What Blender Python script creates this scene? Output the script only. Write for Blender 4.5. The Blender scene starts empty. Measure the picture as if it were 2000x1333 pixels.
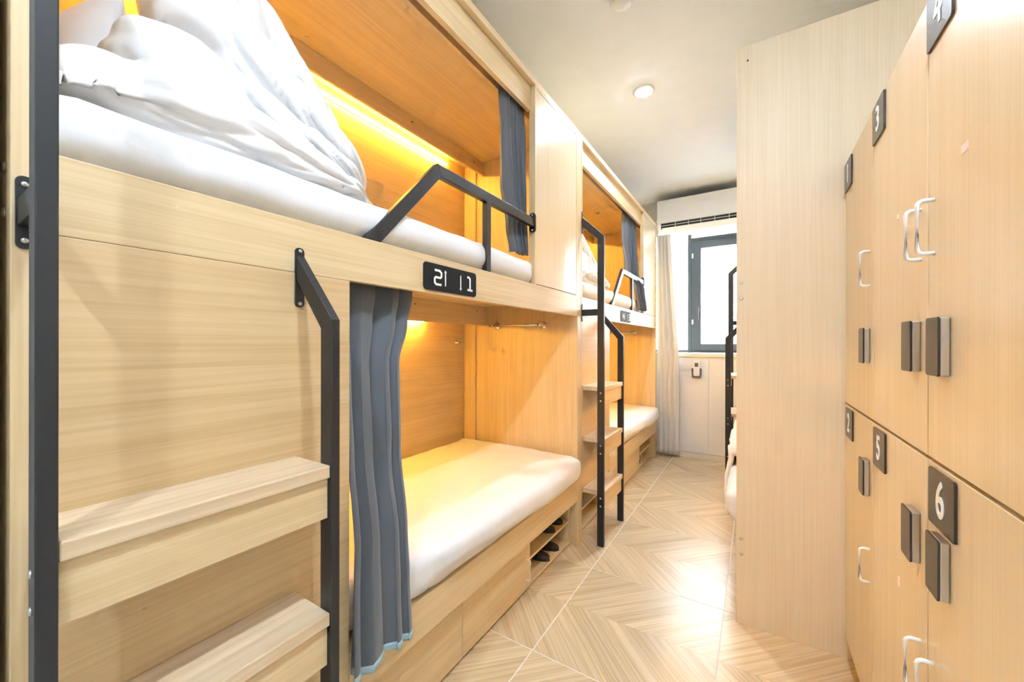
import bpy, bmesh, math, random
from mathutils import Vector, noise

random.seed(7)
S = bpy.context.scene
COL = S.collection
R = math.radians

# ------------------------------------------------------------------ camera
cam_d = bpy.data.cameras.new('camera')
cam_d.sensor_width = 36.0
cam_d.sensor_fit = 'HORIZONTAL'
cam_d.lens = 758.5 / 2000 * 36.0
cam_d.shift_y = 0.0025
cam_d.clip_start = 0.02
cam = bpy.data.objects.new('camera', cam_d)
cam.location = (0, 0, 1.2)
cam.rotation_euler = (R(90), R(-0.08), R(32.1))
COL.objects.link(cam)
S.camera = cam

# ------------------------------------------------------------------ world, exposure, large lights
S.view_settings.view_transform = 'Standard'
S.view_settings.look = 'None'
S.view_settings.gamma = 1.0
S.view_settings.use_curve_mapping = False
S.view_settings.exposure = 0.38
S.cycles.max_bounces = 6; S.cycles.diffuse_bounces = 4; S.cycles.glossy_bounces = 2
S.cycles.transmission_bounces = 2; S.cycles.transparent_max_bounces = 8
S.cycles.caustics_reflective = False; S.cycles.caustics_refractive = False
S.cycles.use_adaptive_sampling = True; S.cycles.adaptive_threshold = 0.18; S.cycles.adaptive_min_samples = 12
S.cycles.sample_clamp_indirect = 8.0
W = bpy.data.worlds.new('sky')
S.world = W
W.use_nodes = True
W.node_tree.nodes['Background'].inputs[0].default_value = (0.86, 0.95, 1.06, 1)
W.node_tree.nodes['Background'].inputs[1].default_value = 21.0
LAMP_W = 800.0          # radiance of the ceiling downlight lenses
LED_W = 145.0             # radiance of the warm strips inside the bunks

pl = bpy.data.lights.new('window_portal', 'AREA')
pl.shape = 'RECTANGLE'; pl.size = 1.5; pl.size_y = 1.4
pl.cycles.is_portal = True
po = bpy.data.objects.new('window_portal', pl)
po.location = (-0.33, 4.99, 1.79); po.rotation_euler = (R(-90), 0, 0)
COL.objects.link(po)

# ------------------------------------------------------------------ materials
def new_mat(name):
    m = bpy.data.materials.new(name); m.use_nodes = True
    nt = m.node_tree
    return m, nt, nt.nodes['Principled BSDF']

def plain(name, col, rough=0.5, metal=0.0, coat=0.0, sheen=0.0, bump=None, spec=None):
    m, nt, b = new_mat(name)
    b.inputs['Base Color'].default_value = (*col, 1)
    b.inputs['Roughness'].default_value = rough
    b.inputs['Metallic'].default_value = metal
    b.inputs['Coat Weight'].default_value = coat
    b.inputs['Sheen Weight'].default_value = sheen
    if spec is not None: b.inputs['Specular IOR Level'].default_value = spec
    tc = nt.nodes.new('ShaderNodeTexCoord')
    nz = nt.nodes.new('ShaderNodeTexNoise')
    sc, st = bump if bump else (9.0, 0.0)
    nz.inputs['Scale'].default_value = sc; nz.inputs['Detail'].default_value = 2
    nt.links.new(tc.outputs['Object'], nz.inputs['Vector'])
    mx = nt.nodes.new('ShaderNodeMix'); mx.data_type = 'RGBA'
    mx.inputs[6].default_value = (*[c * 0.965 for c in col], 1)
    mx.inputs[7].default_value = (*[min(1, c * 1.03) for c in col], 1)
    nt.links.new(nz.outputs['Fac'], mx.inputs[0]); nt.links.new(mx.outputs[2], b.inputs['Base Color'])
    if st:
        bp = nt.nodes.new('ShaderNodeBump'); bp.inputs['Strength'].default_value = st
        bp.inputs['Distance'].default_value = 0.01
        nt.links.new(nz.outputs['Fac'], bp.inputs['Height']); nt.links.new(bp.outputs[0], b.inputs['Normal'])
    return m

def emit(name, col, strength):
    m, nt, b = new_mat(name)
    b.inputs['Base Color'].default_value = (*col, 1)
    b.inputs['Emission Color'].default_value = (*col, 1)
    b.inputs['Emission Strength'].default_value = strength
    return m

def wood(name, light, dark, along, rough=0.4, coat=0.0, rotz=0.0, fine=150.0, coarse=22.0, vary=0.0, bump=0.06, spec=0.5):
    m, nt, b = new_mat(name)
    N, L = nt.nodes, nt.links
    tc = N.new('ShaderNodeTexCoord'); oi = N.new('ShaderNodeObjectInfo')
    rot = N.new('ShaderNodeMapping'); rot.inputs['Rotation'].default_value = (0, 0, rotz)
    mul = N.new('ShaderNodeMath'); mul.operation = 'MULTIPLY'; mul.inputs[1].default_value = 21.0
    add = N.new('ShaderNodeVectorMath'); add.operation = 'ADD'
    L.new(tc.outputs['Object'], rot.inputs['Vector'])
    L.new(oi.outputs['Random'], mul.inputs[0])
    L.new(rot.outputs[0], add.inputs[0]); L.new(mul.outputs[0], add.inputs[1])
    def nz(across, alongs, detail, dist):
        mp = N.new('ShaderNodeMapping')
        mp.inputs['Scale'].default_value = [alongs if a == along else across for a in 'XYZ']
        t = N.new('ShaderNodeTexNoise'); t.inputs['Scale'].default_value = 1.0
        t.inputs['Detail'].default_value = detail; t.inputs['Distortion'].default_value = dist
        L.new(add.outputs[0], mp.inputs['Vector']); L.new(mp.outputs[0], t.inputs['Vector'])
        return t
    a = nz(coarse, 0.9, 3, 0.4); f = nz(fine, 2.6, 1.5, 0.0)
    mixf = N.new('ShaderNodeMath'); mixf.operation = 'MULTIPLY_ADD'
    mixf.inputs[1].default_value = 0.42
    hf = N.new('ShaderNodeMath'); hf.operation = 'MULTIPLY'; hf.inputs[1].default_value = 0.58
    L.new(f.outputs['Fac'], hf.inputs[0]); L.new(a.outputs['Fac'], mixf.inputs[0]); L.new(hf.outputs[0], mixf.inputs[2])
    rp = N.new('ShaderNodeValToRGB')
    rp.color_ramp.elements[0].position = 0.36; rp.color_ramp.elements[0].color = (*dark, 1)
    rp.color_ramp.elements[1].position = 0.61; rp.color_ramp.elements[1].color = (*light, 1)
    L.new(mixf.outputs[0], rp.inputs[0])
    out = rp.outputs[0]
    if vary:
        hsv = N.new('ShaderNodeHueSaturation')
        mr = N.new('ShaderNodeMapRange'); mr.inputs[3].default_value = 1 - vary; mr.inputs[4].default_value = 1 + vary * 0.6
        L.new(oi.outputs['Random'], mr.inputs[0]); L.new(mr.outputs[0], hsv.inputs['Value'])
        L.new(out, hsv.inputs['Color']); out = hsv.outputs[0]
    L.new(out, b.inputs['Base Color'])
    bp = N.new('ShaderNodeBump'); bp.inputs['Strength'].default_value = bump; bp.inputs['Distance'].default_value = 0.004
    L.new(f.outputs['Fac'], bp.inputs['Height']); L.new(bp.outputs[0], b.inputs['Normal'])
    b.inputs['Roughness'].default_value = rough
    b.inputs['Coat Weight'].default_value = coat; b.inputs['Coat Roughness'].default_value = 0.18
    b.inputs['Specular IOR Level'].default_value = spec
    return m

WL = (0.735, 0.570, 0.335); WD = (0.640, 0.470, 0.255)
M = {}
M['wood_y'] = wood('oak_laminate_lengthwise', WL, WD, 'Y', 0.42)
M['wood_z'] = wood('oak_laminate_upright', WL, WD, 'Z', 0.42)
M['wood_x'] = wood('oak_laminate_crosswise', WL, WD, 'X', 0.42)
M['wood_gloss'] = wood('oak_laminate_glossy', (0.785, 0.650, 0.445), (0.735, 0.590, 0.385), 'Z', 0.25, coarse=34, fine=230, coat=0.3, bump=0.05)
M['wood_stair'] = wood('oak_stair_panel', (0.690, 0.500, 0.275), (0.600, 0.412, 0.205), 'Y', 0.42)
M['wood_tread'] = wood('oak_tread', (0.74, 0.590, 0.395), (0.58, 0.420, 0.255), 'Y', 0.45, coarse=16, fine=70)
M['wood_panel'] = wood('oak_end_panel', (0.805, 0.660, 0.460), (0.755, 0.600, 0.395), 'Z', 0.45, coarse=34, fine=230)
M['plank_a'] = wood('wood_look_tile_a', (0.755, 0.595, 0.380), (0.585, 0.425, 0.235), 'X', 0.27, coat=0.0, rotz=R(45), coarse=26, fine=110, vary=0.10, bump=0.02)
M['plank_b'] = wood('wood_look_tile_b', (0.755, 0.595, 0.380), (0.585, 0.425, 0.235), 'X', 0.27, coat=0.0, rotz=R(-45), coarse=26, fine=110, vary=0.10, bump=0.02)
M['grout'] = plain('floor_grout', (0.78, 0.71, 0.60), 0.6)
M['black'] = plain('black_powder_coat', (0.018, 0.019, 0.021), 0.42, bump=(400, 0.05))
M['plate'] = plain('black_acrylic', (0.022, 0.022, 0.022), 0.6, spec=0.08)
M['brown_plate'] = plain('dark_brown_acrylic', (0.035, 0.026, 0.02), 0.22)
M['white_paint'] = plain('white_lettering', (0.9, 0.9, 0.88), 0.5)
M['sheet'] = plain('white_cotton', (0.77, 0.77, 0.775), 0.85, sheen=0.15, bump=(34, 0.10))
M['duvet'] = plain('white_duvet_cotton', (0.85, 0.852, 0.856), 0.85, sheen=0.15, bump=(22, 0.12))
M['curtain'] = plain('slate_grey_curtain', (0.105, 0.118, 0.135), 0.75, sheen=0.25, bump=(300, 0.05))
M['hem'] = plain('pale_teal_hem', (0.36, 0.50, 0.53), 0.8)
M['linen'] = plain('ivory_curtain', (0.74, 0.70, 0.63), 0.85, bump=(200, 0.05))
M['ceiling'] = plain('matt_ceiling_paint', (0.86, 0.875, 0.89), 0.9)
M['wall'] = plain('off_white_wall_paint', (0.78, 0.76, 0.72), 0.85)
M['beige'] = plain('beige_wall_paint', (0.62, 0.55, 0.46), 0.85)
M['cream'] = plain('cream_laminate', (0.80, 0.765, 0.72), 0.4)
M['sillwood'] = plain('pale_beige_laminate', (0.80, 0.71, 0.56), 0.4)
M['chrome'] = plain('chrome', (0.80, 0.79, 0.77), 0.16, metal=1.0)
M['brushed'] = plain('brushed_steel', (0.62, 0.58, 0.52), 0.32, metal=1.0)
M['steel'] = plain('zinc_screw', (0.60, 0.58, 0.54), 0.35, metal=1.0)
M['handle'] = plain('white_enamel_handle', (0.88, 0.88, 0.87), 0.25, coat=0.5)
M['plastic'] = plain('white_plastic', (0.82, 0.81, 0.78), 0.38)
M['plastic_grey'] = plain('grey_plastic', (0.12, 0.125, 0.13), 0.5)
M['dark'] = plain('dark_slot', (0.02, 0.022, 0.024), 0.6)
M['frame'] = plain('blue_grey_window_frame', (0.085, 0.105, 0.125), 0.38)
M['slipper'] = plain('black_foam', (0.012, 0.013, 0.015), 0.55)
M['sticker'] = plain('pink_white_sticker', (0.86, 0.68, 0.66), 0.5)
M['facade'] = plain('pale_facade', (0.80, 0.81, 0.82), 0.8)
M['concrete'] = plain('terrace_concrete', (0.30, 0.30, 0.30), 0.9)
M['led'] = emit('warm_led_strip', (1.0, 0.565, 0.07), LED_W)
M['lamp'] = emit('downlight_lens', (0.83, 0.985, 1.18), LAMP_W)
g, nt, b = new_mat('window_glass')
tr = nt.nodes.new('ShaderNodeBsdfTransparent'); gl = nt.nodes.new('ShaderNodeBsdfGlossy'); mx = nt.nodes.new('ShaderNodeMixShader')
gl.inputs['Roughness'].default_value = 0.02; mx.inputs[0].default_value = 0.06
tr.inputs[0].default_value = (0.96, 0.98, 0.98, 1)
nt.links.new(tr.outputs[0], mx.inputs[1]); nt.links.new(gl.outputs[0], mx.inputs[2])
nt.links.new(mx.outputs[0], nt.nodes['Material Output'].inputs[0])
M['glass'] = g

# ------------------------------------------------------------------ mesh helpers
class MB:
    def __init__(s): s.v = []; s.f = []
    def add(s, vs, fs):
        o = len(s.v); s.v += [tuple(p) for p in vs]; s.f += [tuple(i + o for i in q) for q in fs]; return s
    def box(s, x0, x1, y0, y1, z0, z1):
        return s.add([(x, y, z) for z in (z0, z1) for y in (y0, y1) for x in (x0, x1)],
                     [(0, 2, 3, 1), (4, 5, 7, 6), (0, 1, 5, 4), (2, 6, 7, 3), (0, 4, 6, 2), (1, 3, 7, 5)])
    def prism(s, poly, axis, a, b):
        """poly: 2D points in the two other axes (x,y,z order); extruded along axis from a to b"""
        def P(p, t):
            q = list(p); q.insert('xyz'.index(axis), t); return q
        n = len(poly)
        vs = [P(p, a) for p in poly] + [P(p, b) for p in poly]
        return s.add(vs, [tuple(range(n))[::-1], tuple(range(n, 2 * n))] + [(i, (i + 1) % n, n + (i + 1) % n, n + i) for i in range(n)])
    def tube(s, pts, r, n=10, caps=True):
        pts = [Vector(p) for p in pts]; rings = []
        up = Vector((0, 0, 1))
        for i, p in enumerate(pts):
            t = (pts[min(i + 1, len(pts) - 1)] - pts[max(i - 1, 0)]).normalized()
            a = t.cross(up)
            if a.length < 1e-3: a = t.cross(Vector((1, 0, 0)))
            a.normalize(); c = t.cross(a)
            rings.append([p + a * r * math.cos(k * 2 * math.pi / n) + c * r * math.sin(k * 2 * math.pi / n) for k in range(n)])
        vs = [v for q in rings for v in q]; fs = []
        for i in range(len(rings) - 1):
            for k in range(n):
                fs.append((i * n + k, i * n + (k + 1) % n, (i + 1) * n + (k + 1) % n, (i + 1) * n + k))
        if caps: fs += [tuple(range(n))[::-1], tuple(range((len(rings) - 1) * n, len(rings) * n))]
        return s.add(vs, fs)
    def lathe(s, prof, origin, axis, n=20):
        """prof: (radius, distance along axis) pairs"""
        ax = Vector(axis).normalized(); a = ax.orthogonal().normalized(); c = ax.cross(a); o = Vector(origin)
        vs = []
        for r, h in prof:
            for k in range(n):
                t = 2 * math.pi * k / n
                vs.append(o + ax * h + (a * math.cos(t) + c * math.sin(t)) * max(r, 1e-5))
        fs = [(i * n + k, i * n + (k + 1) % n, (i + 1) * n + (k + 1) % n, (i + 1) * n + k) for i in range(len(prof) - 1) for k in range(n)]
        fs += [tuple(range(n))[::-1], tuple(range((len(prof) - 1) * n, len(prof) * n))]
        return s.add(vs, fs)
    def build(s, name, mat, parent=None, smooth=False, bevel=0.0, seg=2):
        me = bpy.data.meshes.new(name); me.from_pydata(s.v, [], s.f)
        bm = bmesh.new(); bm.from_mesh(me); bmesh.ops.recalc_face_normals(bm, faces=bm.faces); bm.to_mesh(me); bm.free()
        me.materials.append(M[mat])
        if smooth: me.shade_smooth()
        o = bpy.data.objects.new(name, me); COL.objects.link(o)
        if parent: o.parent = parent
        if bevel:
            md = o.modifiers.new('bevel', 'BEVEL'); md.width = bevel; md.segments = seg; md.limit_method = 'ANGLE'; md.harden_normals = False
        return o

def board(name, mat, parent, *d, bevel=0.0015):
    return MB().box(*d).build(name, mat, parent, bevel=bevel)

def empty(name, loc=(0, 0, 0), rz=0):
    o = bpy.data.objects.new(name, None); o.empty_display_size = 0.1
    o.location = loc; o.rotation_euler = (0, 0, rz); COL.objects.link(o); return o

def tag(o, label, cat=None, group=None, kind=None):
    if label: o['label'] = label
    if cat: o['category'] = cat
    if group: o['group'] = group
    if kind: o['kind'] = kind
    return o

def copy_tree(o, parent=None):
    c = o.copy(); COL.objects.link(c); c.parent = parent
    for ch in list(o.children): copy_tree(ch, c)
    return c

def rounded_rect(a0, a1, b0, b1, r, n=5):
    out = []
    for ca, cb, t0 in ((a1 - r, b1 - r, 0), (a0 + r, b1 - r, 90), (a0 + r, b0 + r, 180), (a1 - r, b0 + r, 270)):
        for k in range(n + 1):
            t = R(t0 + 90 * k / n); out.append((ca + r * math.cos(t), cb + r * math.sin(t)))
    return out

def soft_box(x0, x1, y0, y1, z0, z1, r, n, func=None):
    """closed rounded box with a fine grid on it; func moves each point"""
    nx, ny, nz = n; idx = {}; mb = MB()
    lo = Vector((x0, y0, z0)); hi = Vector((x1, y1, z1))
    rr = Vector([min(r, (hi[i] - lo[i]) / 2 * 0.999) for i in range(3)])
    def pt(i, j, k):
        key = (i, j, k)
        if key not in idx:
            def sp(t):   # denser near the edges
                return t
            p = Vector((lo.x + (hi.x - lo.x) * i / nx, lo.y + (hi.y - lo.y) * j / ny, lo.z + (hi.z - lo.z) * k / nz))
            q = Vector([min(max(p[a], lo[a] + rr[a]), hi[a] - rr[a]) for a in range(3)])
            d = p - q
            e = Vector([d[a] / rr[a] for a in range(3)])
            if e.length > 1e-9:
                m_ = max(abs(c) for c in e); e = e / e.length * m_
                p = q + Vector([e[a] * rr[a] for a in range(3)])
            idx[key] = len(mb.v); mb.v.append(tuple(p))
        return idx[key]
    for i in range(nx):
        for j in range(ny):
            mb.f.append((pt(i, j, 0), pt(i, j + 1, 0), pt(i + 1, j + 1, 0), pt(i + 1, j, 0)))
            mb.f.append((pt(i, j, nz), pt(i + 1, j, nz), pt(i + 1, j + 1, nz), pt(i, j + 1, nz)))
    for i in range(nx):
        for k in range(nz):
            mb.f.append((pt(i, 0, k), pt(i + 1, 0, k), pt(i + 1, 0, k + 1), pt(i, 0, k + 1)))
            mb.f.append((pt(i, ny, k), pt(i, ny, k + 1), pt(i + 1, ny, k + 1), pt(i + 1, ny, k)))
    for j in range(ny):
        for k in range(nz):
            mb.f.append((pt(0, j, k), pt(0, j, k + 1), pt(0, j + 1, k + 1), pt(0, j + 1, k)))
            mb.f.append((pt(nx, j, k), pt(nx, j + 1, k), pt(nx, j + 1, k + 1), pt(nx, j, k + 1)))
    if func: mb.v = [tuple(func(Vector(p))) for p in mb.v]
    return mb

def lerp_keys(keys, t):
    if t <= keys[0][0]: return keys[0][1:]
    for a, b_ in zip(keys, keys[1:]):
        if t <= b_[0]:
            s = (t - a[0]) / (b_[0] - a[0]); s = s * s * (3 - 2 * s)
            return tuple(p + (q - p) * s for p, q in zip(a[1:], b_[1:]))
    return keys[-1][1:]

def ribbon(mb, pts, w, x0, x1, sx=1.0):
    """flat stroke of width w through 2D (y,z) points, extruded in x from x0 to x1"""
    P = [Vector((p[0], p[1])) for p in pts]; left, right = [], []
    for i, p in enumerate(P):
        d0 = (P[i] - P[i - 1]).normalized() if i else None
        d1 = (P[i + 1] - P[i]).normalized() if i < len(P) - 1 else None
        d0 = d0 or d1; d1 = d1 or d0
        t = (d0 + d1).normalized(); nrm = Vector((-t.y, t.x)); sc = w / 2 / max(0.4, abs(nrm.dot(Vector((-d1.y, d1.x)))))
        left.append(p + nrm * sc); right.append(p - nrm * sc)
    for i in range(len(P) - 1):
        mb.prism([tuple(left[i]), tuple(left[i + 1]), tuple(right[i + 1]), tuple(right[i])], 'x', x0, x1)

def text_mesh(body, size, bold=0.0, depth=0.0006):
    cu = bpy.data.curves.new('digit', 'FONT'); cu.body = body; cu.size = size; cu.offset = bold
    cu.align_x = 'CENTER'; cu.align_y = 'CENTER'; cu.extrude = depth
    o = bpy.data.objects.new('digit', cu); COL.objects.link(o)
    dg = bpy.context.evaluated_depsgraph_get(); dg.update()
    me = bpy.data.meshes.new_from_object(o.evaluated_get(dg)); bpy.data.objects.remove(o)
    return me

# ------------------------------------------------------------------ the room
def struct(name, mb, mat, **k):
    return tag(mb.build(name, mat, **k), None, kind='structure')

XW, XE, YS, YN, ZC = -1.80, 0.86, -1.50, 4.75, 2.86
floor = struct('floor', MB().box(XW, XE, YS, YN, -0.06, -0.0012), 'grout')
struct('ceiling', MB().box(XW - .1, XE + .1, YS - .1, YN + .3, ZC, ZC + 0.08), 'ceiling')
struct('wall_left', MB().box(XW - 0.1, XW, YS, YN + .3, -0.06, ZC), 'wall')
struct('wall_right', MB().box(XE, XE + 0.1, YS, YN + .3, -0.06, ZC), 'wall')
# entrance side: wall behind the camera with an unseen nib added by the bunk to darken its side
struct('wall_front', MB().box(XW - .1, XE + .1, YS - 0.1, YS, -0.06, ZC).box(XW, -0.906, -0.25, 0.068, -0.003, ZC), 'wall')
# window wall with its opening
OX0, OX1, OZ0, OZ1 = -1.05, 0.40, 1.100, 2.49
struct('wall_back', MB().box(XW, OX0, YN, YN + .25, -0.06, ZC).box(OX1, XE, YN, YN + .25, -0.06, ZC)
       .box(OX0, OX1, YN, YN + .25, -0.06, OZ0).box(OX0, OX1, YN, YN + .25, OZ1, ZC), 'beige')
struct('trim_1', MB().box(OX0 - .0, OX1, YN - .012, YN + .11, OZ1 - .045, OZ1 - .001), 'sillwood', bevel=.001)

# floor: wood-look tiles with a chevron of planks
def clip(poly, a, c):          # keep points with a.p <= c
    out = []
    for i in range(len(poly)):
        p, q = poly[i], poly[(i + 1) % len(poly)]
        dp = a[0] * p[0] + a[1] * p[1] - c; dq = a[0] * q[0] + a[1] * q[1] - c
        if dp <= 0: out.append(p)
        if dp * dq < 0:
            t = dp / (dp - dq); out.append((p[0] + (q[0] - p[0]) * t, p[1] + (q[1] - p[1]) * t))
    return out
def area(p): return abs(sum(p[i][0] * p[(i + 1) % len(p)][1] - p[(i + 1) % len(p)][0] * p[i][1] for i in range(len(p)))) / 2
TX, TY, GX, GY = 0.62, 0.655, -0.739, 1.332
PIT = TX / 5; HH = TY / 2; G = 0.0030; J = 0.0003
for ix in range(-1, 2):
    for iy in range(-1, 5):
        tx0, ty0 = GX + ix * TX, GY + iy * TY
        for half in (0, 1):
            r0 = ty0 + half * HH; r1 = r0 + HH
            for k in range(-4, 6):
                x = tx0 + k * PIT
                if half == 0: poly = [(x + HH + J, r0), (x + HH + PIT - J, r0), (x + PIT - J, r1), (x + J, r1)]
                else: poly = [(x + J, r0), (x + PIT - J, r0), (x + HH + PIT - J, r1), (x + HH + J, r1)]
                for a, c in (((-1, 0), -(max(tx0 + G, -1.02))), ((1, 0), min(tx0 + TX - G, 0.40 if ty0 < 1.9 else 0.06)),
                             ((0, -1), -(ty0 + G)), ((0, 1), min(ty0 + TY - G, 4.46)), ((0, -1), -(r0 + J)), ((0, 1), r1 - J)):
                    if poly: poly = clip(poly, a, c)
                if len(poly) < 3 or area(poly) < 1e-4: continue
                MB().prism(poly, 'z', -0.0016, 0.0).build('plank', 'plank_b' if half else 'plank_a', floor)

# ------------------------------------------------------------------ window, outside
win = tag(empty('window_1', (0, YN + .13, 0)), None, kind='structure')
def bar(x0, x1, z0, z1, y0=-.03, y1=.03, name='frame_bar'):
    return MB().box(x0, x1, y0, y1, z0, z1).build(name, 'frame', win, bevel=.002)
bar(OX0, OX1, OZ0 + .002, OZ0 + .03); bar(OX0, OX1, OZ1 - .03, OZ1 - .002); bar(OX0, OX0 + .03, OZ0, OZ1); bar(OX1 - .03, OX1, OZ0, OZ1)
bar(-.660, -.622, OZ0, OZ1, -.04, .03, 'mullion'); bar(.10, .14, OZ0, OZ1, -.04, .03, 'mullion')
bar(-.622, .10, 2.375, 2.405, -.04, .03, 'transom')
# casement sash: stepped profile
def sash(x0, x1, z0, z1, w, y0, y1, name):
    mb = MB().box(x0, x0 + w, y0, y1, z0, z1).box(x1 - w, x1, y0, y1, z0, z1).box(x0 + w, x1 - w, y0, y1, z0, z0 + w).box(x0 + w, x1 - w, y0, y1, z1 - w, z1)
    return mb.build(name, 'frame', win, bevel=.002)
sash(-.620, .098, 1.115, 2.374, .034, -.050, .02, 'casement_rebate')
sash(-.592, .070, 1.128, 2.346, .072, -.066, .02, 'casement_frame')
for x0, x1, z0, z1 in ((OX0 + .03, -.66, OZ0 + .03, OZ1 - .03), (-.52, -.002, 1.20, 2.275), (-.622, .10, 2.405, OZ1 - .03), (.14, OX1 - .03, OZ0 + .03, OZ1 - .03)):
    MB().box(x0, x1, -.004, .004, z0, z1).build('pane', 'glass', win)
hz = [1.42, 2.17]
for z in hz:
    MB().lathe([(.008, 0), (.009, .004), (.009, .05), (.008, .054)], (-.606, -.060, z), (0, 0, 1), 12).build('hinge', 'plastic', win, smooth=True)
hd = MB().box(-.565, -.535, -.082, -.066, 1.55, 1.63).build('handle_base', 'plastic_grey', win, bevel=.003)
MB().box(-.552, -.540, -.10, -.082, 1.47, 1.60).build('handle_lever', 'plastic_grey', hd, bevel=.003)
# parapet of the roof terrace outside
par = tag(MB().box(-7, 4, 8.6, 8.72, -3, 1.68).build('terrace_parapet', 'facade'), None, kind='structure')
for i in range(22):
    for j in range(3):
        MB().box(-6.4 + i * .45, -6.4 + i * .45 + .44, 8.585, 8.6, .42 + j * .42, .42 + j * .42 + .41).build('cladding_tile', 'facade', par)
tag(MB().box(-7, 4, 4.99, 8.6, -.3, -.2).build('terrace_floor', 'concrete'), None, kind='structure')

# ------------------------------------------------------------------ bunk beds
D, LEN = 0.876, 2.087          # depth to the back of the unit, length
TREADS = (0.943, 0.632, 0.321)

def bolt(parent, p, axis, r=.0055, name='bolt', mat='steel'):
    return MB().lathe([(r, 0), (r, .001), (r * .8, .0026), (r * .35, .0032)], p, axis, 10).build(name, mat, parent, smooth=True)

def make_bunk(name, loc, rz, signs=None, filler=False):
    b = empty(name, loc, rz)
    near = board('side_panel', 'wood_z', b, -D, 0, 0, .018, 0, 2.47)
    far = board('side_panel', 'wood_panel' if rz else 'wood_z', b, -D, 0, LEN - .020, LEN, 0, 2.47)
    for z in (1.462, 1.394, .364, .298):
        for p, y, s in ((near, 0, -1), (far, LEN, 1)):
            bolt(p, (-.018 if s > 0 else -.05, y, z), (0, s, 0), .0075)
    bolt(far, (-.040, LEN, 2.407), (0, 1, 0), .004, mat='dark')
    if filler: board('filler_strip', 'wood_z', b, -.04, -.001, LEN + .002, LEN + .036, 0, 2.47)
    yi0, yi1 = .018, LEN - .020
    board('back_panel', 'wood_y', b, -D, -.856, yi0, yi1, 0, 2.44)
    board('top_board', 'wood_y', b, -D, 0, yi0, yi1, 2.44, 2.47)
    # upper level
    rail = board('upper_rail', 'wood_y', b, -.022, 0, yi0, yi1, 1.363, 1.485)
    board('upper_platform', 'wood_y', b, -.856, -.022, yi0, yi1, 1.449, 1.467)
    board('fascia', 'wood_y', b, -.045, -.024, yi0, 1.544, 2.32, 2.44)
    board('inner_header', 'wood_y', b, -.118, -.102, yi0, yi1, 2.36, 2.44)
    board('curtain_track', 'plastic', b, -.080, -.060, yi0, 1.54, 2.425, 2.44, bevel=.001)
    stile = board('privacy_panel_stile', 'wood_z', b, -.034, .0, 1.544, 1.557, 1.485, 2.44)
    board('privacy_panel_stile', 'wood_z', b, -.034, .0, 2.046, yi1, 1.485, 2.44)
    board('privacy_panel_stile', 'wood_y', b, -.034, .0, 1.557, 2.046, 2.428, 2.44)
    pp = board('privacy_panel', 'wood_gloss', b, -.030, -.001, 1.559, 2.044, 1.488, 2.426)
    # lower level
    board('stair_panel', 'wood_stair', b, -.020, 0, yi0, .543, .290, 1.3625)
    board('stair_panel_edge', 'wood_z', b, -.06, -.020, .523, .541, .29, 1.3625)
    board('lower_rail', 'wood_y', b, -.022, 0, .543, yi1, .265, .39)
    board('lower_platform', 'wood_y', b, -.856, -.022, yi0, yi1, .372, .388)
    board('lower_inner_header', 'wood_y', b, -.118, -.102, .543, yi1, 1.385, 1.449)
    board('lower_curtain_track', 'plastic', b, -.080, -.060, .543, yi1, 1.436, 1.449, bevel=.001)
    # light valances along the back, with screws, and the warm strips behind them
    for z0, z1, x, y0, y1 in ((2.352, 2.44, -.705, .12, 1.86), (1.322, 1.449, -.680, .25, 1.64)):
        va = board('light_valance', 'wood_y', b, x, x + .016, yi0, yi1, z0, z1)
        for y in (.70, 1.41, 1.96): bolt(va, (x + .016, y, z1 - .035), (1, 0, 0), .004, 'screw_hole', 'dark')
        zs = z0 + .034 if z0 > 2 else z0 + .014
        hs = MB().box(-.856, -.850, y0 - .01, y1 + .01, zs - .008, zs + .008).build('light_channel', 'plastic', b, bevel=.001)
        xs = -.8425 if z0 > 2 else -.832
        for yb in ((y0 + .3, y1 - .32) if z0 < 2 else ()):
            MB().box(-.851, xs, yb, yb + .02, zs - .003, zs + .003).build('strip_bracket', 'plastic', hs)
        MB().tube([(xs, y0, zs), (xs, (y0 + y1) / 2, zs), (xs, y1, zs)], .0075, 10).build('light_strip', 'led', hs, smooth=True)
    # stiles in the far back corner
    for z0, z1 in ((1.467, 2.44), (.388, 1.449)):
        board('corner_stile', 'wood_z', b, -.829, -.748, yi1 - .016, yi1, z0, z1)
    # cupboard fronts, shelves for shoes
    for y0, y1 in ((.545, 1.054), (1.057, 1.560)):
        dr = board('drawer_front', 'wood_y', b, -.060, -.042, y0, y1, .012, .264, bevel=.001)
        if y0 < 1: continue
        y = y1 - .022; z0, z1 = .058, .158
        MB().tube([(-.042, y, z0), (-.024, y, z0), (-.020, y, z0 + .006), (-.020, y, z1 - .006), (-.024, y, z1), (-.042, y, z1)], .0035, 8).build('drawer_handle', 'handle', dr, smooth=True)
    for y in (.525, 1.563, 2.047): board('divider', 'wood_z', b, -.45, -.045, y, y + .016, 0.002, .264)
    for y0, y1 in ((1.579, 2.047), (yi0, .525)):
        board('shoe_shelf', 'wood_y', b, -.44, -.046, y0, y1, .134, .147)
        board('shoe_shelf', 'wood_y', b, -.44, -.046, y0, y1, .008, .022)
        board('shoe_shelf_back', 'wood_y', b, -.452, -.44, y0, y1, .002, .264)
    board('shoe_shelf_top', 'wood_y', b, -.44, -.022, yi0, yi1, .266, .278)
    # towel rail on the far inner wall, hook on the back wall
    tr_ = MB().tube([(-.60, 2.012, 1.316), (-.205, 2.012, 1.316)], .0072, 12).build('towel_rail', 'chrome', b, smooth=True)
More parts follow.
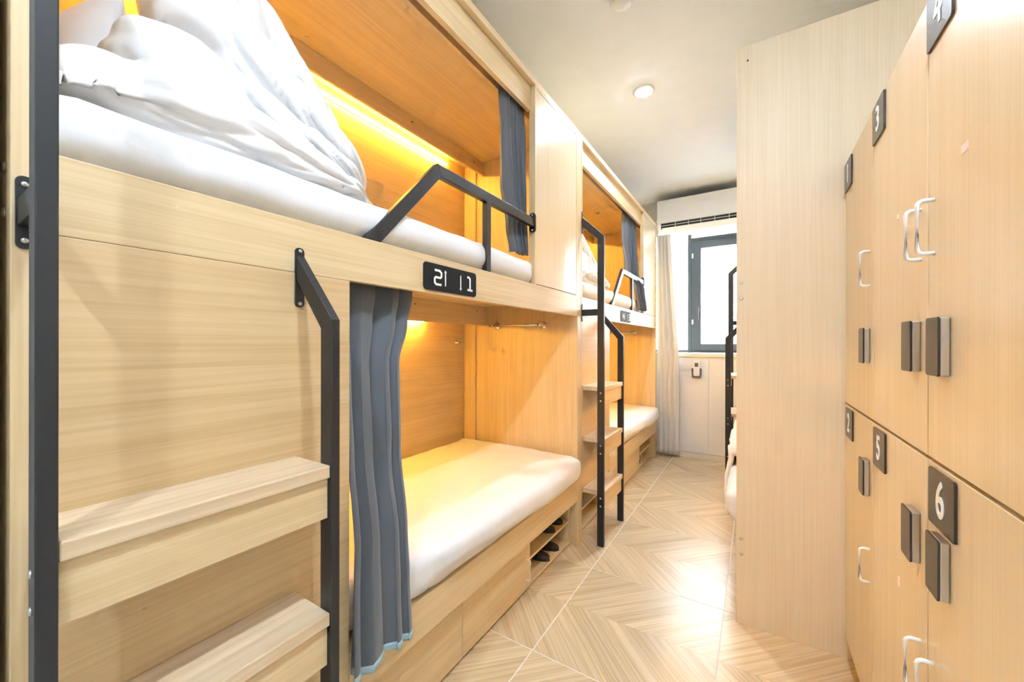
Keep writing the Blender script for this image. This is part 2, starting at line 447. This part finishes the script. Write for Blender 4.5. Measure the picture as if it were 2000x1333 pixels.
    for x in (-.575, -.225):
        MB().lathe([(.025, 0), (.026, .004), (.021, .010), (.010, .016), (.0085, .055), (.011, .064)], (x, yi1, 1.316), (0, -1, 0), 18).build('rail_rose', 'chrome', tr_, smooth=True)
    MB().lathe([(.016, 0), (.016, .004), (.007, .010), (.0055, .05), (.008, .056), (.006, .062)], (-.856, 1.975, 1.205), (1, 0, 0), 16).build('wall_hook', 'chrome', b, smooth=True)
    board('socket_box', 'wood_y', b, -.856, -.80, 1.13, 1.315, 1.93, 2.06)
    # guard rail on the upper rail
    mb = MB(); t = .04
    for poly in ([(.588, 1.4855), (.643, 1.4855), (.889, 1.758), (.871, 1.798)], [(.871, 1.798), (.889, 1.758), (1.532, 1.758), (1.532, 1.798)], [(1.148, 1.4855), (1.178, 1.4855), (1.178, 1.758), (1.148, 1.758)]):
        mb.prism(poly, 'x', -.021, .001)
    gr = mb.build('guard_rail', 'black', b, bevel=.002)
    MB().prism(rounded_rect(-.026, .006, 1.732, 1.824, .014), 'y', 1.533, 1.5435).build('bracket', 'black', gr, bevel=.001)
    for z in (1.742, 1.814): bolt(gr, (-.010, 1.533, z), (0, -1, 0), .004)
    # ladder: tall post, short post, three treads
    a, c = .099, .139
    tp = MB().prism([(a, 0), (c, 0), (c, 1.838), (.003, 1.968), (.003, 1.912), (a, 1.822)], 'y', .005, .025)
    tp.box(.003, a, .006, .024, 1.368, 1.406)
    tp = tp.build('tall_ladder_post', 'black', b, bevel=.002)
    for z0, z1 in ((1.872, 2.004), (1.335, 1.440)):
        MB().prism(rounded_rect(.004, .021, z0, z1, .008), 'x', .0, .004).build('bracket', 'black', tp, bevel=.0008)
        for z in (z0 + .012, z1 - .012): bolt(tp, (.004, .0125, z), (1, 0, 0), .004)
    sp = MB().prism([(a, 0), (c, 0), (c, 1.250), (.003, 1.402), (.003, 1.347), (a, 1.232)], 'y', .402, .422).build('short_ladder_post', 'black', b, bevel=.002)
    MB().prism(rounded_rect(.400, .4215, 1.283, 1.420, .0095), 'x', 0, .004).build('bracket', 'black', sp, bevel=.0008)
    for z in (1.291, 1.412): bolt(sp, (.004, .4108, z), (1, 0, 0), .0045)
    for z in TREADS:
        td = board('tread', 'wood_tread', b, .001, .136, .0255, .4015, z - .027, z, bevel=.0025)
        board('riser', 'wood_y', td, .110, .127, .0255, .4015, z - .113, z - .027)
        for dz in (-.035, -.082):
            bolt(tp, (.120, .005, z + dz), (0, -1, 0), .0055); bolt(sp, (.120, .422, z + dz), (0, 1, 0), .0055)
    if signs:
        sg = MB().prism(rounded_rect(.805, 1.076, 1.374, 1.462, .012), 'x', .0, .005).build('number_sign', 'plate', b, bevel=.0008)
        tag(sg, 'black sign with white numbers %s and %s and arrows' % signs)
        x0, x1 = .005, .0058
        U, Dn = signs
        shapes = {'2': [[(0, 1), (.75, 1), (1, .85), (1, .6), (.85, .5), (.15, .5), (0, .4), (0, .12), (.2, 0), (1, 0)]],
                  '1': [[(0, 1), (.3, 1), (.5, .9), (.5, 0)], [(.05, 0), (.95, 0)]],
                  '4': [[(.1, 1), (.0, .42), (1, .42)], [(.72, .8), (.72, 0)]],
                  '3': [[(0, 1), (.8, 1), (1, .87), (1, .6), (.8, .5), (.2, .5)], [(.8, .5), (1, .38), (1, .12), (.8, 0), (0, 0)]]}
        for ch, y0 in ((U, .853), (Dn, 1.022)):
            mb = MB()
            for st in shapes[ch]: ribbon(mb, [(y0 + p * .032, 1.395 + q * .046) for p, q in st], .0075, x0, x1)
            mb.build('number', 'white_paint', sg)
        for y, up in ((.905, 1), (.985, -1)):
            mb = MB(); ribbon(mb, [(y, 1.393), (y, 1.441)], .0052, x0, x1)
            zt = 1.447 if up > 0 else 1.387
            mb.prism([(y - .0065, zt - up * .009), (y + .0065, zt - up * .009), (y, zt)], 'x', x0, x1)
            mb.build('arrow', 'white_paint', sg)
    return b

BX = -.894
B1 = tag(make_bunk('bunk_bed', (BX, .088, 0), 0, ('2', '1'), True), 'oak bunk bed in the foreground, signed 2 and 1, with black ladder at left', 'bunk bed', 'oak bunk beds')
B2 = tag(make_bunk('bunk_bed', (BX, 2.213, 0), 0, ('4', '3')), 'oak bunk bed farther back on the left, signed 4 and 3, next to the window', 'bunk bed', 'oak bunk beds')
B3 = tag(make_bunk('bunk_bed', (-.07, 4.02, 0), R(180)), 'oak bunk bed on the right, mostly hidden behind its tall plain end panel', 'bunk bed', 'oak bunk beds')
PLACE = {1: ((BX, .088, 0), 0), 2: ((BX, 2.213, 0), 0), 3: ((-.07, 4.02, 0), R(180))}

def place(o, k):
    o.location, o.rotation_euler = PLACE[k][0], (0, 0, PLACE[k][1]); return o

# ------------------------------------------------------------------ bedding
def nz3(p, sx, sy, sz, seed=0.0): return noise.noise(Vector((p.x * sx + seed, p.y * sy + seed * 1.7, p.z * sz - seed)))

def lower_mattress(k, label, seed):
    def fn(p):
        w = min(1, max(0, (p.y - .57) / .36))
        s = (p.x + .85) / .80
        if p.x > -.20: p.x += .084 * w * ((p.x + .20) / .165) - .006 * (1 - w)
        if w > 0 and p.x > 0:       # the overhanging edge curls a little
            lift = .075 * max(0, 1 - (p.y - .6) / 1.1) + .03 * max(0, (p.y - 1.85) / .2)
            p.z += max(0, lift) * w * max(0, 1 - (p.z - .39) / .15) * min(1, p.x / .03)
        p.z += .008 * nz3(p, 5, 4, 1, seed) + .004 * nz3(p, 16, 12, 2, seed)
        p.x += .004 * nz3(p, 2, 9, 9, seed + 4)
        if p.y > 1.95 and p.z > .5: p.z += .012 * (p.y - 1.95) / .09
        return p
    o = soft_box(-.852, -.035, .025, 2.046, .391, .540, .05, (34, 90, 8), fn).build('mattress', 'sheet', smooth=True)
    return place(tag(o, label, 'mattress', 'white sheeted mattresses'), k)
def upper_mattress(k, label, seed):
    def fn(p):
        if p.x > -.15 and p.z > 1.492 and p.y < 1.60:
            w = min(1, (1.60 - p.y) / .06) if p.y > 1.54 else 1
            p.x += .020 * w * min(1, (p.z - 1.492) / .03)
        if p.y > 1.54 and p.x > -.04: p.x = -.04
        p.z += .008 * nz3(p, 5, 3, 1, seed) + .005 * nz3(p, 12, 10, 6, seed)
        p.x += .004 * nz3(p, 2, 7, 14, seed + 4)
        if p.z < 1.48: p.z = max(p.z, 1.4685)
        return p
    o = soft_box(-.852, -.026, .025, 2.046, 1.469, 1.600, .045, (30, 90, 9), fn).build('mattress', 'sheet', smooth=True)
    return place(tag(o, label, 'mattress', 'white sheeted mattresses'), k)
lower_mattress(1, 'bare white mattress on the foreground lower bunk behind the grey curtain', 1.0)
upper_mattress(1, 'white mattress on the foreground upper bunk under the big folded duvet', 2.0)
lower_mattress(2, 'white mattress on the farther lower bunk beside the ivory window curtain', 3.0)
upper_mattress(2, 'white mattress on the farther upper bunk behind the ladder', 4.0)
lower_mattress(3, 'white mattress on the right-hand lower bunk behind the end panel', 5.0)
upper_mattress(3, 'white mattress on the right-hand upper bunk, hidden behind the end panel', 6.0)

def duvet_mesh(seed, squash=1.0):
    def top(y): return 2.31 - .80 * max(0, y - .38)
    def wr(p, a):
        th = math.atan2(p.z - 1.66, 1.06 - p.y)                 # folds fan out from the far right end
        rr = math.hypot(p.z - 1.66, 1.06 - p.y)
        f1 = noise.noise(Vector((th * 7.0 + seed, rr * 2.2, p.x * 2.5 + seed)))
        f2 = noise.noise(Vector((th * 15.0 - seed, rr * 4.0, p.x * 4.0)))
        big = nz3(p, 3.0, 2.4, 4, seed + 9)
        return a * (1.1 * big - 1.15 * max(0, 1 - abs(f1) * 5.5) - .55 * max(0, 1 - abs(f2) * 4.5) + .25 * f2)
    def layer(x0, x1, y0, y1, z0, z1, r, n, a, lean):
        c = Vector(((x0 + x1) / 2, (y0 + y1) / 2, (z0 + z1) / 2))
        def fn(p):
            d = (p - c); d = Vector((d.x / (x1 - x0), d.y / (y1 - y0), d.z / (z1 - z0) * 1.3)); d.normalize()
            p = p + d * wr(p, a)
            p.x += lean * (p.y - y0)
            s = max(.25, (top(p.y) - 1.6) / .71)
            q = p.copy(); q.z = 1.6 + (p.z - 1.6) * s * squash
            q.z -= .16 * max(0, .26 - p.y) if p.z > 1.64 else 0
            if p.z < 1.60: q.z = 1.585
            q.x = min(q.x, .006) if q.z > 1.49 else min(q.x, -.03)
            q.y -= .62 * max(0, p.x + .46) * max(0, (p.y - .10)) / .85 + .06 * max(0, p.y - .3)
            q.z = min(q.z, 2.435); q.x = max(q.x, -.84); q.y = max(q.y, .022)
            return q
        return soft_box(x0, x1, y0, y1, z0, z1, r, n, fn)
    mb = MB()
    for L in ((-.74, -.012, .028, .93, 1.585, 1.745, .078, (60, 100, 18), .014, .0),
              (-.72, -.090, .13, .90, 1.715, 1.850, .062, (60, 100, 16), .016, .05),
              (-.72, -.130, .215, .935, 1.810, 2.070, .125, (64, 110, 24), .020, .05),
              (-.70, -.230, .275, .915, 2.000, 2.335, .160, (64, 110, 28), .024, .03)):
        q = layer(*L); mb.add(q.v, q.f)
    return mb
d1 = place(tag(duvet_mesh(3.0).build('folded_duvet', 'duvet', smooth=True), 'huge white duvet folded in a tall heap on the foreground upper bunk', 'duvet', 'white duvets'), 1)
d2 = place(tag(duvet_mesh(8.0).build('folded_duvet', 'duvet', smooth=True), 'white duvet heaped on the farther upper bunk behind its black ladder post', 'duvet', 'white duvets'), 2)

def pillow(name, c, size, rot, seed):
    hx, hy, hz_ = size[0] / 2, size[1] / 2, size[2] / 2
    def fn(p):
        u, v = p.x / hx, p.y / hy
        t = max(0.0, (1 - abs(u) ** 3)) * max(0.0, (1 - abs(v) ** 3))
        p.z = p.z * (.06 + .94 * t ** .55) + .012 * nz3(p, 9, 9, 5, seed)
        k = 1 - .05 * (1 - abs(u)) * abs(v) - .05 * (1 - abs(v)) * abs(u)
        p.x *= k; p.y *= k
        return p
    o = soft_box(-hx, hx, -hy, hy, -hz_, hz_, .01, (26, 34, 6), fn).build(name, 'duvet', smooth=True)
    o.location = c; o.rotation_euler = rot; return o
tag(pillow('pillow', (-1.46, .215, 1.81), (.46, .40, .15), (R(78), 0, R(6)), 1.0), 'white pillow standing against the bed end left of the big duvet heap', 'pillow', 'white pillows')
tag(pillow('pillow', (-1.52, .93, 1.83), (.40, .52, .14), (R(-18), R(12), R(12)), 2.0), 'white pillow whose corner sticks out behind the big folded duvet', 'pillow', 'white pillows')

def droop(p, seed):
    p.z += .02 * nz3(p, 8, 8, 4, seed); p.x += .02 * nz3(p, 5, 7, 9, seed + 2)
    p.y += .015 * nz3(p, 5, 7, 9, seed + 5); return p
def droop_duvet():
    def fn(p):
        s = p.x
        if s > .0:                     # hangs over the edge of the bed
            t = min(1.0, s / .33); p = Vector((.045 + .012 * math.sin(t * 2.2) + (p.z - .60) * .25, p.y, .61 - t * .40 + (p.z - .60) * .25))
        return droop(p, 5.5)
    return soft_box(-.55, .30, .55, 1.55, .556, .66, .05, (50, 60, 8), fn)
place(tag(droop_duvet().build('hanging_duvet', 'duvet', smooth=True), 'white duvet spilling over the edge of the right-hand lower bunk', 'duvet', 'white duvets'), 3)

# ------------------------------------------------------------------ curtains
def curtain(name, mat, keys, z_top, z_bot, folds, label, hem=None, seed=0, nu=150, nv=60, group=None, cat='curtain', sharp=0.5, hem_h=.018, belly=None):
    """keys: (v, y_left, y_right, x, amplitude) from top (v=0) to bottom (v=1), world coordinates"""
    def pos(u, v, off=0.0):
        yl, yr, x, amp = lerp_keys(keys, v)
        ph = 2 * math.pi * folds * (u + .075 * math.sin(6.1 * u + seed) + .02 * math.sin(4 * v + seed)) + seed
        w = math.sin(ph) + .28 * math.sin(2 * ph + 1.1 + seed)
        var = .65 + .5 * noise.noise(Vector((u * folds * .8, v * 1.1, seed + 3.3)))
        dx = amp * w * var
        dy = .42 * amp * math.sin(2 * ph + .8) * var
        z = z_top + (z_bot - z_top) * v + .012 * v * noise.noise(Vector((u * 3, seed, 1)))
        dx += .006 * noise.noise(Vector((u * 9, v * 5, seed))) * min(1, v * 4)
        if belly: dx += belly(u, v)
        return (x + dx + off, yl + (yr - yl) * u + dy, z)
    mb = MB(); mb.v = [pos(i / nu, j / nv) for j in range(nv + 1) for i in range(nu + 1)]
    mb.f = [(j * (nu + 1) + i, j * (nu + 1) + i + 1, (j + 1) * (nu + 1) + i + 1, (j + 1) * (nu + 1) + i) for j in range(nv) for i in range(nu)]
    o = mb.build(name, mat, smooth=True)
    sd = o.modifiers.new('solid', 'SOLIDIFY'); sd.thickness = .0022; sd.offset = 0
    if hem:
        h = MB(); dv = hem_h / abs(z_top - z_bot); rows = 3
        h.v = [pos(i / nu, 1 - dv + (dv + .002) * j / rows) for j in range(rows + 1) for i in range(nu + 1)]
        h.f = [(j * (nu + 1) + i, j * (nu + 1) + i + 1, (j + 1) * (nu + 1) + i + 1, (j + 1) * (nu + 1) + i) for j in range(rows) for i in range(nu)]
        ho = h.build('hem', hem, o, smooth=True); sd = ho.modifiers.new('solid', 'SOLIDIFY'); sd.thickness = .0042; sd.offset = 0
    return tag(o, label, cat, group)

curtain('bunk_curtain', 'curtain', [(0, .650, .925, -.962, .010), (.07, .650, .918, -.960, .014), (.16, .648, .885, -.950, .016), (.27, .644, .832, -.932, .019), (.5, .640, .822, -.912, .019), (.72, .630, .808, -.872, .019), (.84, .618, .806, -.860, .019), (1, .610, .808, -.853, .024)],
        1.434, .352, 3.5, 'grey curtain gathered at the left of the foreground lower bunk', hem='hem', seed=.6, group='grey bunk curtains')
curtain('bunk_curtain', 'curtain', [(0, 1.425, 1.628, -.962, .014), (.3, 1.43, 1.628, -.955, .016), (.62, 1.425, 1.628, -.95, .02), (.85, 1.47, 1.628, -.945, .022), (1, 1.50, 1.628, -.94, .022)],
        2.423, 1.622, 3.6, 'grey curtain bunched beside the guard rail of the foreground upper bunk', seed=1.9, group='grey bunk curtains')
curtain('bunk_curtain', 'curtain', [(0, 3.30, 3.75, -.962, .02), (.35, 3.24, 3.75, -.955, .026), (.62, 3.28, 3.75, -.94, .028), (.8, 3.42, 3.755, -.885, .02), (1, 3.50, 3.76, -.872, .022)],
        2.423, 1.50, 5.2, 'grey curtain draped over the guard rail of the farther upper bunk', seed=3.1, group='grey bunk curtains')
# the window curtain hangs across the window wall: width along X
def window_curtain():
    nu, nv = 120, 50
    def pos(u, v):
        xl = -.905; xr = -.775 + .085 * min(1, v / .55)
        ph = 2 * math.pi * 4.2 * (u + .02 * math.sin(6 * v)) + .4
        var = .7 + .5 * noise.noise(Vector((u * 4, v, 8)))
        return (xl + (xr - xl) * u + .010 * math.sin(2 * ph), 4.375 + .030 * math.sin(ph) * var, 2.36 + (.035 - 2.36) * v)
    mb = MB(); mb.v = [pos(i / nu, j / nv) for j in range(nv + 1) for i in range(nu + 1)]
    mb.f = [(j * (nu + 1) + i, j * (nu + 1) + i + 1, (j + 1) * (nu + 1) + i + 1, (j + 1) * (nu + 1) + i) for j in range(nv) for i in range(nu)]
    o = mb.build('window_curtain', 'linen', smooth=True)
    sd = o.modifiers.new('solid', 'SOLIDIFY'); sd.thickness = .002; sd.offset = 0
    return tag(o, 'long ivory curtain hanging at the left of the window', 'curtain')
window_curtain()

# ------------------------------------------------------------------ under-window cabinet
cb = tag(empty('window_cabinet', (0, 4.45, 0)), 'low cream cabinet with plain doors below the window', 'cabinet')
board('carcass', 'cream', cb, -.90, .50, .020, .298, .062, 1.063)
board('plinth', 'sillwood', cb, -.90, .50, .004, .298, 0, .060)
board('worktop', 'sillwood', cb, -.90, .50, -.014, .298, 1.0635, 1.099)
board('filler_panel', 'cream', cb, -.90, -.7175, 0, .019, .063, 1.062)
for i in range(3):
    x0 = -.716 + i * .308
    board('cabinet_door', 'cream', cb, x0 + .001, x0 + .307, 0, .019, .064, 1.061, bevel=.001)
# remote control in its holder on the first door
hx, hz0 = -.516, .845
hld = MB().prism([(hx - .046, hz0 + .005), (hx + .040, hz0 + .005), (hx + .047, hz0 + .10), (hx + .020, hz0 + .10), (hx + .012, hz0 + .02), (hx - .012, hz0 + .02), (hx - .026, hz0 + .10), (hx - .049, hz0 + .10)], 'y', 4.415, 4.423)
hld.box(hx - .040, hx + .036, 4.423, 4.4495, hz0, hz0 + .10)
tag(hld.build('remote_holder', 'plastic_grey', bevel=.002), 'dark grey holder for the remote on the cream cabinet door', 'holder')
rm = MB().prism(rounded_rect(hx - .030, hx + .028, hz0 + .022, hz0 + .180, .010), 'y', 4.405, 4.4225).build('remote_control', 'plastic', bevel=.003)
MB().box(hx - .018, hx + .016, 4.4040, 4.4052, hz0 + .118, hz0 + .158).build('screen', 'plastic_grey', rm)
tag(rm, 'white remote control with grey screen, held on the cream cabinet door', 'remote control')

# ------------------------------------------------------------------ air conditioner
ac = tag(empty('air_conditioner', (-.93, 4.75, 2.41)), 'white wall air conditioner above the window', 'air conditioner')
prof = [(0, .02), (-.05, .005), (-.16, .0), (-.205, .012), (-.232, .045), (-.246, .09), (-.250, .13), (-.250, .335), (-.244, .360), (-.225, .370), (0, .370)]
MB().prism(prof, 'x', 0, .86).build('body', 'plastic', ac, bevel=.006, seg=3)
board('front_panel', 'plastic', ac, .004, .856, -.2585, -.249, .118, .364, bevel=.004)
MB().prism([(-.2505, .112), (-.2495, .068), (-.236, .050), (-.225, .112)], 'x', .045, .82).build('outlet_slot', 'dark', ac)
MB().prism([(-.2545, .088), (-.2525, .083), (-.238, .089), (-.238, .093)], 'x', .05, .815).build('louvre', 'plastic', ac)
MB().prism([(-.2560, .060), (-.2440, .046), (-.213, .010), (-.205, .012), (-.235, .052)], 'x', .055, .815).build('flap', 'plastic', ac, bevel=.001)
for x in (.19, .32, .44, .57, .70): MB().box(x, x + .004, -.252, -.232, .055, .112).build('louvre_rib', 'plastic', ac)
tag(MB().tube([(-.905, 4.33, 2.50), (-.892, 4.33, 2.505), (-.884, 4.33, 2.49), (-.883, 4.33, 2.40), (-.885, 4.33, 2.29)], .004, 8).lathe([(.006, 0), (.009, .01), (.009, .035), (.005, .045)], (-.885, 4.33, 2.245), (0, 0, 1), 10).build('curtain_cord', 'plastic', smooth=True),
    'thin white pull cord hanging left of the air conditioner', 'cord')

# ------------------------------------------------------------------ lockers
lk = tag(empty('locker_cabinet', (.29, .67, 0)), 'oak locker cabinet with six numbered doors at the right edge', 'locker cabinet')
LY = 1.926 - .67
board('carcass', 'wood_z', lk, .021, .56, 0, LY, .09, 1.885)
board('plinth', 'wood_y', lk, .024, .55, 0, LY, 0, .09)
cols = [(1.096, 1.512), (1.518, 1.923), (.674, 1.090)]
def locker_door(y0, y1, z0, z1, num, near_edge, upper):
    y0 -= .67; y1 -= .67
    d = board('door', 'wood_gloss', lk, 0, .019, y0, y1, z0, z1, bevel=.0012)
    if y1 > 1.2: yp1 = y1 - .002 if upper else y1 - .025
    else: yp1 = y1 - (.004 if upper else .016)
    yp0 = yp1 - .117
    zp1 = z1 - .008; zp0 = zp1 - .106
    MB().prism(rounded_rect(yp0, yp1, zp0, zp1, .006), 'x', -.0045, 0).build('number_plate', 'brown_plate', d, bevel=.0008)
    me = text_mesh(num, .094, bold=.0014)
    no = bpy.data.objects.new('number', me); me.materials.append(M['white_paint']); COL.objects.link(no); no.parent = d
    no.rotation_euler = (R(90), 0, R(-90)); no.location = (-.0052, (yp0 + yp1) / 2, (zp0 + zp1) / 2)
    no.scale = (.82, 1, 1)
    yl = y0 + .034 if near_edge else y1 - .106
    zl = 1.142 if upper else .742
    MB().box(-.013, 0, yl + .002, yl + .058, zl + .001, zl + .106).build('lock_body', 'brushed', d, bevel=.002)
    MB().prism(rounded_rect(yl, yl + .060, zl, zl + .107, .006), 'x', -.0165, -.013).build('lock_face', 'brown_plate', d, bevel=.001)
    yh = y0 + .034 if near_edge else y1 - .028
    h0, h1 = (1.375, 1.478) if upper else (.487, .586)
    e = .0085
    MB().tube([(0, yh, h0), (-.016, yh, h0), (-.021, yh, h0 + e * .35), (-.0235, yh, h0 + e), (-.0235, yh, h1 - e), (-.021, yh, h1 - e * .35), (-.016, yh, h1), (0, yh, h1)], .0042, 8).build('handle', 'handle', d, smooth=True)
    return d
for (y0, y1), (u, l), ne in ((cols[1], ('1', '2'), True), (cols[0], ('3', '5'), True), (cols[2], ('4', '6'), False)):
    du = locker_door(y0, y1, .979, 1.884, u, ne, True)
    dl = locker_door(y0, y1, .092, .972, l, ne, False)
    if u == '4': MB().box(-.0006, 0, .92 - .67, .945 - .67, 1.515, 1.530).build('sticker', 'sticker', du)
    if u == '3':
        MB().box(-.0006, 0, 1.278 - .67, 1.290 - .67, 1.500, 1.512).build('sticker', 'sticker', du)
        MB().box(-.0006, 0, 1.266 - .67, 1.280 - .67, .622, .645).build('sticker', 'sticker', dl)

# ------------------------------------------------------------------ ceiling fittings
def downlight(x, y, label):
    t = empty('ceiling_downlight', (x, y, ZC))
    MB().lathe([(.052, 0), (.068, 0), (.068, -.004), (.060, -.008), (.052, -.008)], (0, 0, 0), (0, 0, 1), 32).build('trim_ring', 'plastic', t, smooth=True)
    MB().lathe([(.050, -.0078), (.050, -.0086), (.044, -.0105), (.03, -.0112)], (0, 0, 0), (0, 0, 1), 32).build('lens', 'lamp', t, smooth=True)
    return tag(t, label, 'ceiling light', 'ceiling downlights')
downlight(-.625, 2.62, 'bright round downlight in the middle of the ceiling')
downlight(.10, .35, 'added fill downlight in the ceiling near the lockers, out of view')  # added unseen lamp, brightens the left bunk and its duvet
downlight(.05, -.80, 'added fill downlight in the ceiling behind the camera, out of view')  # added behind the camera for frontal light on the left side
dt = tag(empty('smoke_detector', (-.548, 1.868, ZC)), 'flat white round detector at the top edge of the ceiling', 'detector')
MB().lathe([(.056, 0), (.056, -.006), (.052, -.008)], (0, 0, 0), (0, 0, 1), 32).build('base_ring', 'plastic', dt, smooth=True)
MB().lathe([(.047, -.008), (.047, -.016), (.040, -.020)], (0, 0, 0), (0, 0, 1), 32).build('cap', 'plastic', dt, smooth=True)

# ------------------------------------------------------------------ slippers
def slipper(k, x, y, z, rz, label):
    L, Wd = .25, .092
    def outline(t, s=1.0):
        w = Wd / 2 * (0.80 + .20 * math.sin((t - .15) * math.pi * 1.1)) * (max(0, 1 - abs(2 * t - 1) ** 3.2)) ** .42
        return w * s
    n = 22; mb = MB(); vs = []
    for zz, s in ((0, .94), (.004, 1), (.016, 1), (.020, .95)):
        for i in range(n): t = i / (n - 1); vs.append((t * L, outline(t, s), zz))
        for i in range(n): t = 1 - i / (n - 1); vs.append((t * L, -outline(t, s), zz))
    m2 = 2 * n
    fs = [tuple(range(m2))[::-1], tuple(range(3 * m2, 4 * m2))] + [(r * m2 + i, r * m2 + (i + 1) % m2, (r + 1) * m2 + (i + 1) % m2, (r + 1) * m2 + i) for r in range(3) for i in range(m2)]
    t_ = empty('slipper')
    mb.add(vs, fs).build('sole', 'slipper', t_, smooth=True)
    up = MB(); na, nb = 12, 14
    for i in range(na + 1):
        t = .50 + .485 * i / na; hgt = .050 * (1 - ((t - .5) / .49) ** 2.2) + .004
        for j in range(nb + 1):
            a = math.pi * j / nb; up.v.append((t * L, outline(t, 1.03) * math.cos(a), .014 + hgt * math.sin(a)))
    up.f = [(i * (nb + 1) + j, i * (nb + 1) + j + 1, (i + 1) * (nb + 1) + j + 1, (i + 1) * (nb + 1) + j) for i in range(na) for j in range(nb)]
    uo = up.build('upper', 'slipper', t_, smooth=True); sd = uo.modifiers.new('solid', 'SOLIDIFY'); sd.thickness = .004; sd.offset = -1
    o = place(t_, k); Lc = Vector((x, y, z)); a = PLACE[k][1]
    o.location = Vector(PLACE[k][0]) + Vector((Lc.x * math.cos(a) - Lc.y * math.sin(a), Lc.x * math.sin(a) + Lc.y * math.cos(a), Lc.z))
    o.rotation_euler = (0, 0, a + rz)
    return tag(o, label, 'slipper', 'black slippers')
near, far_ = 'foreground bunk', 'farther bunk'
slipper(1, -.048, 1.800, .0225, R(176), 'black slipper on the bottom shoe shelf of the foreground bunk, nearer the drawers')
slipper(1, -.052, 1.925, .0225, R(183), 'black slipper on the bottom shoe shelf of the foreground bunk, farther from the drawers')
slipper(1, -.050, 1.870, .1475, R(178), 'black slipper on the top shoe shelf of the foreground bunk, nearer the drawers')
slipper(1, -.056, 1.985, .1475, R(182), 'black slipper on the top shoe shelf of the foreground bunk, farther from the drawers')
slipper(2, -.075, 1.68, .1475, R(178), 'black slipper on the top shoe shelf of the bunk by the window')
slipper(2, -.075, 1.72, .0225, R(182), 'black slipper on the bottom shoe shelf of the bunk by the window')
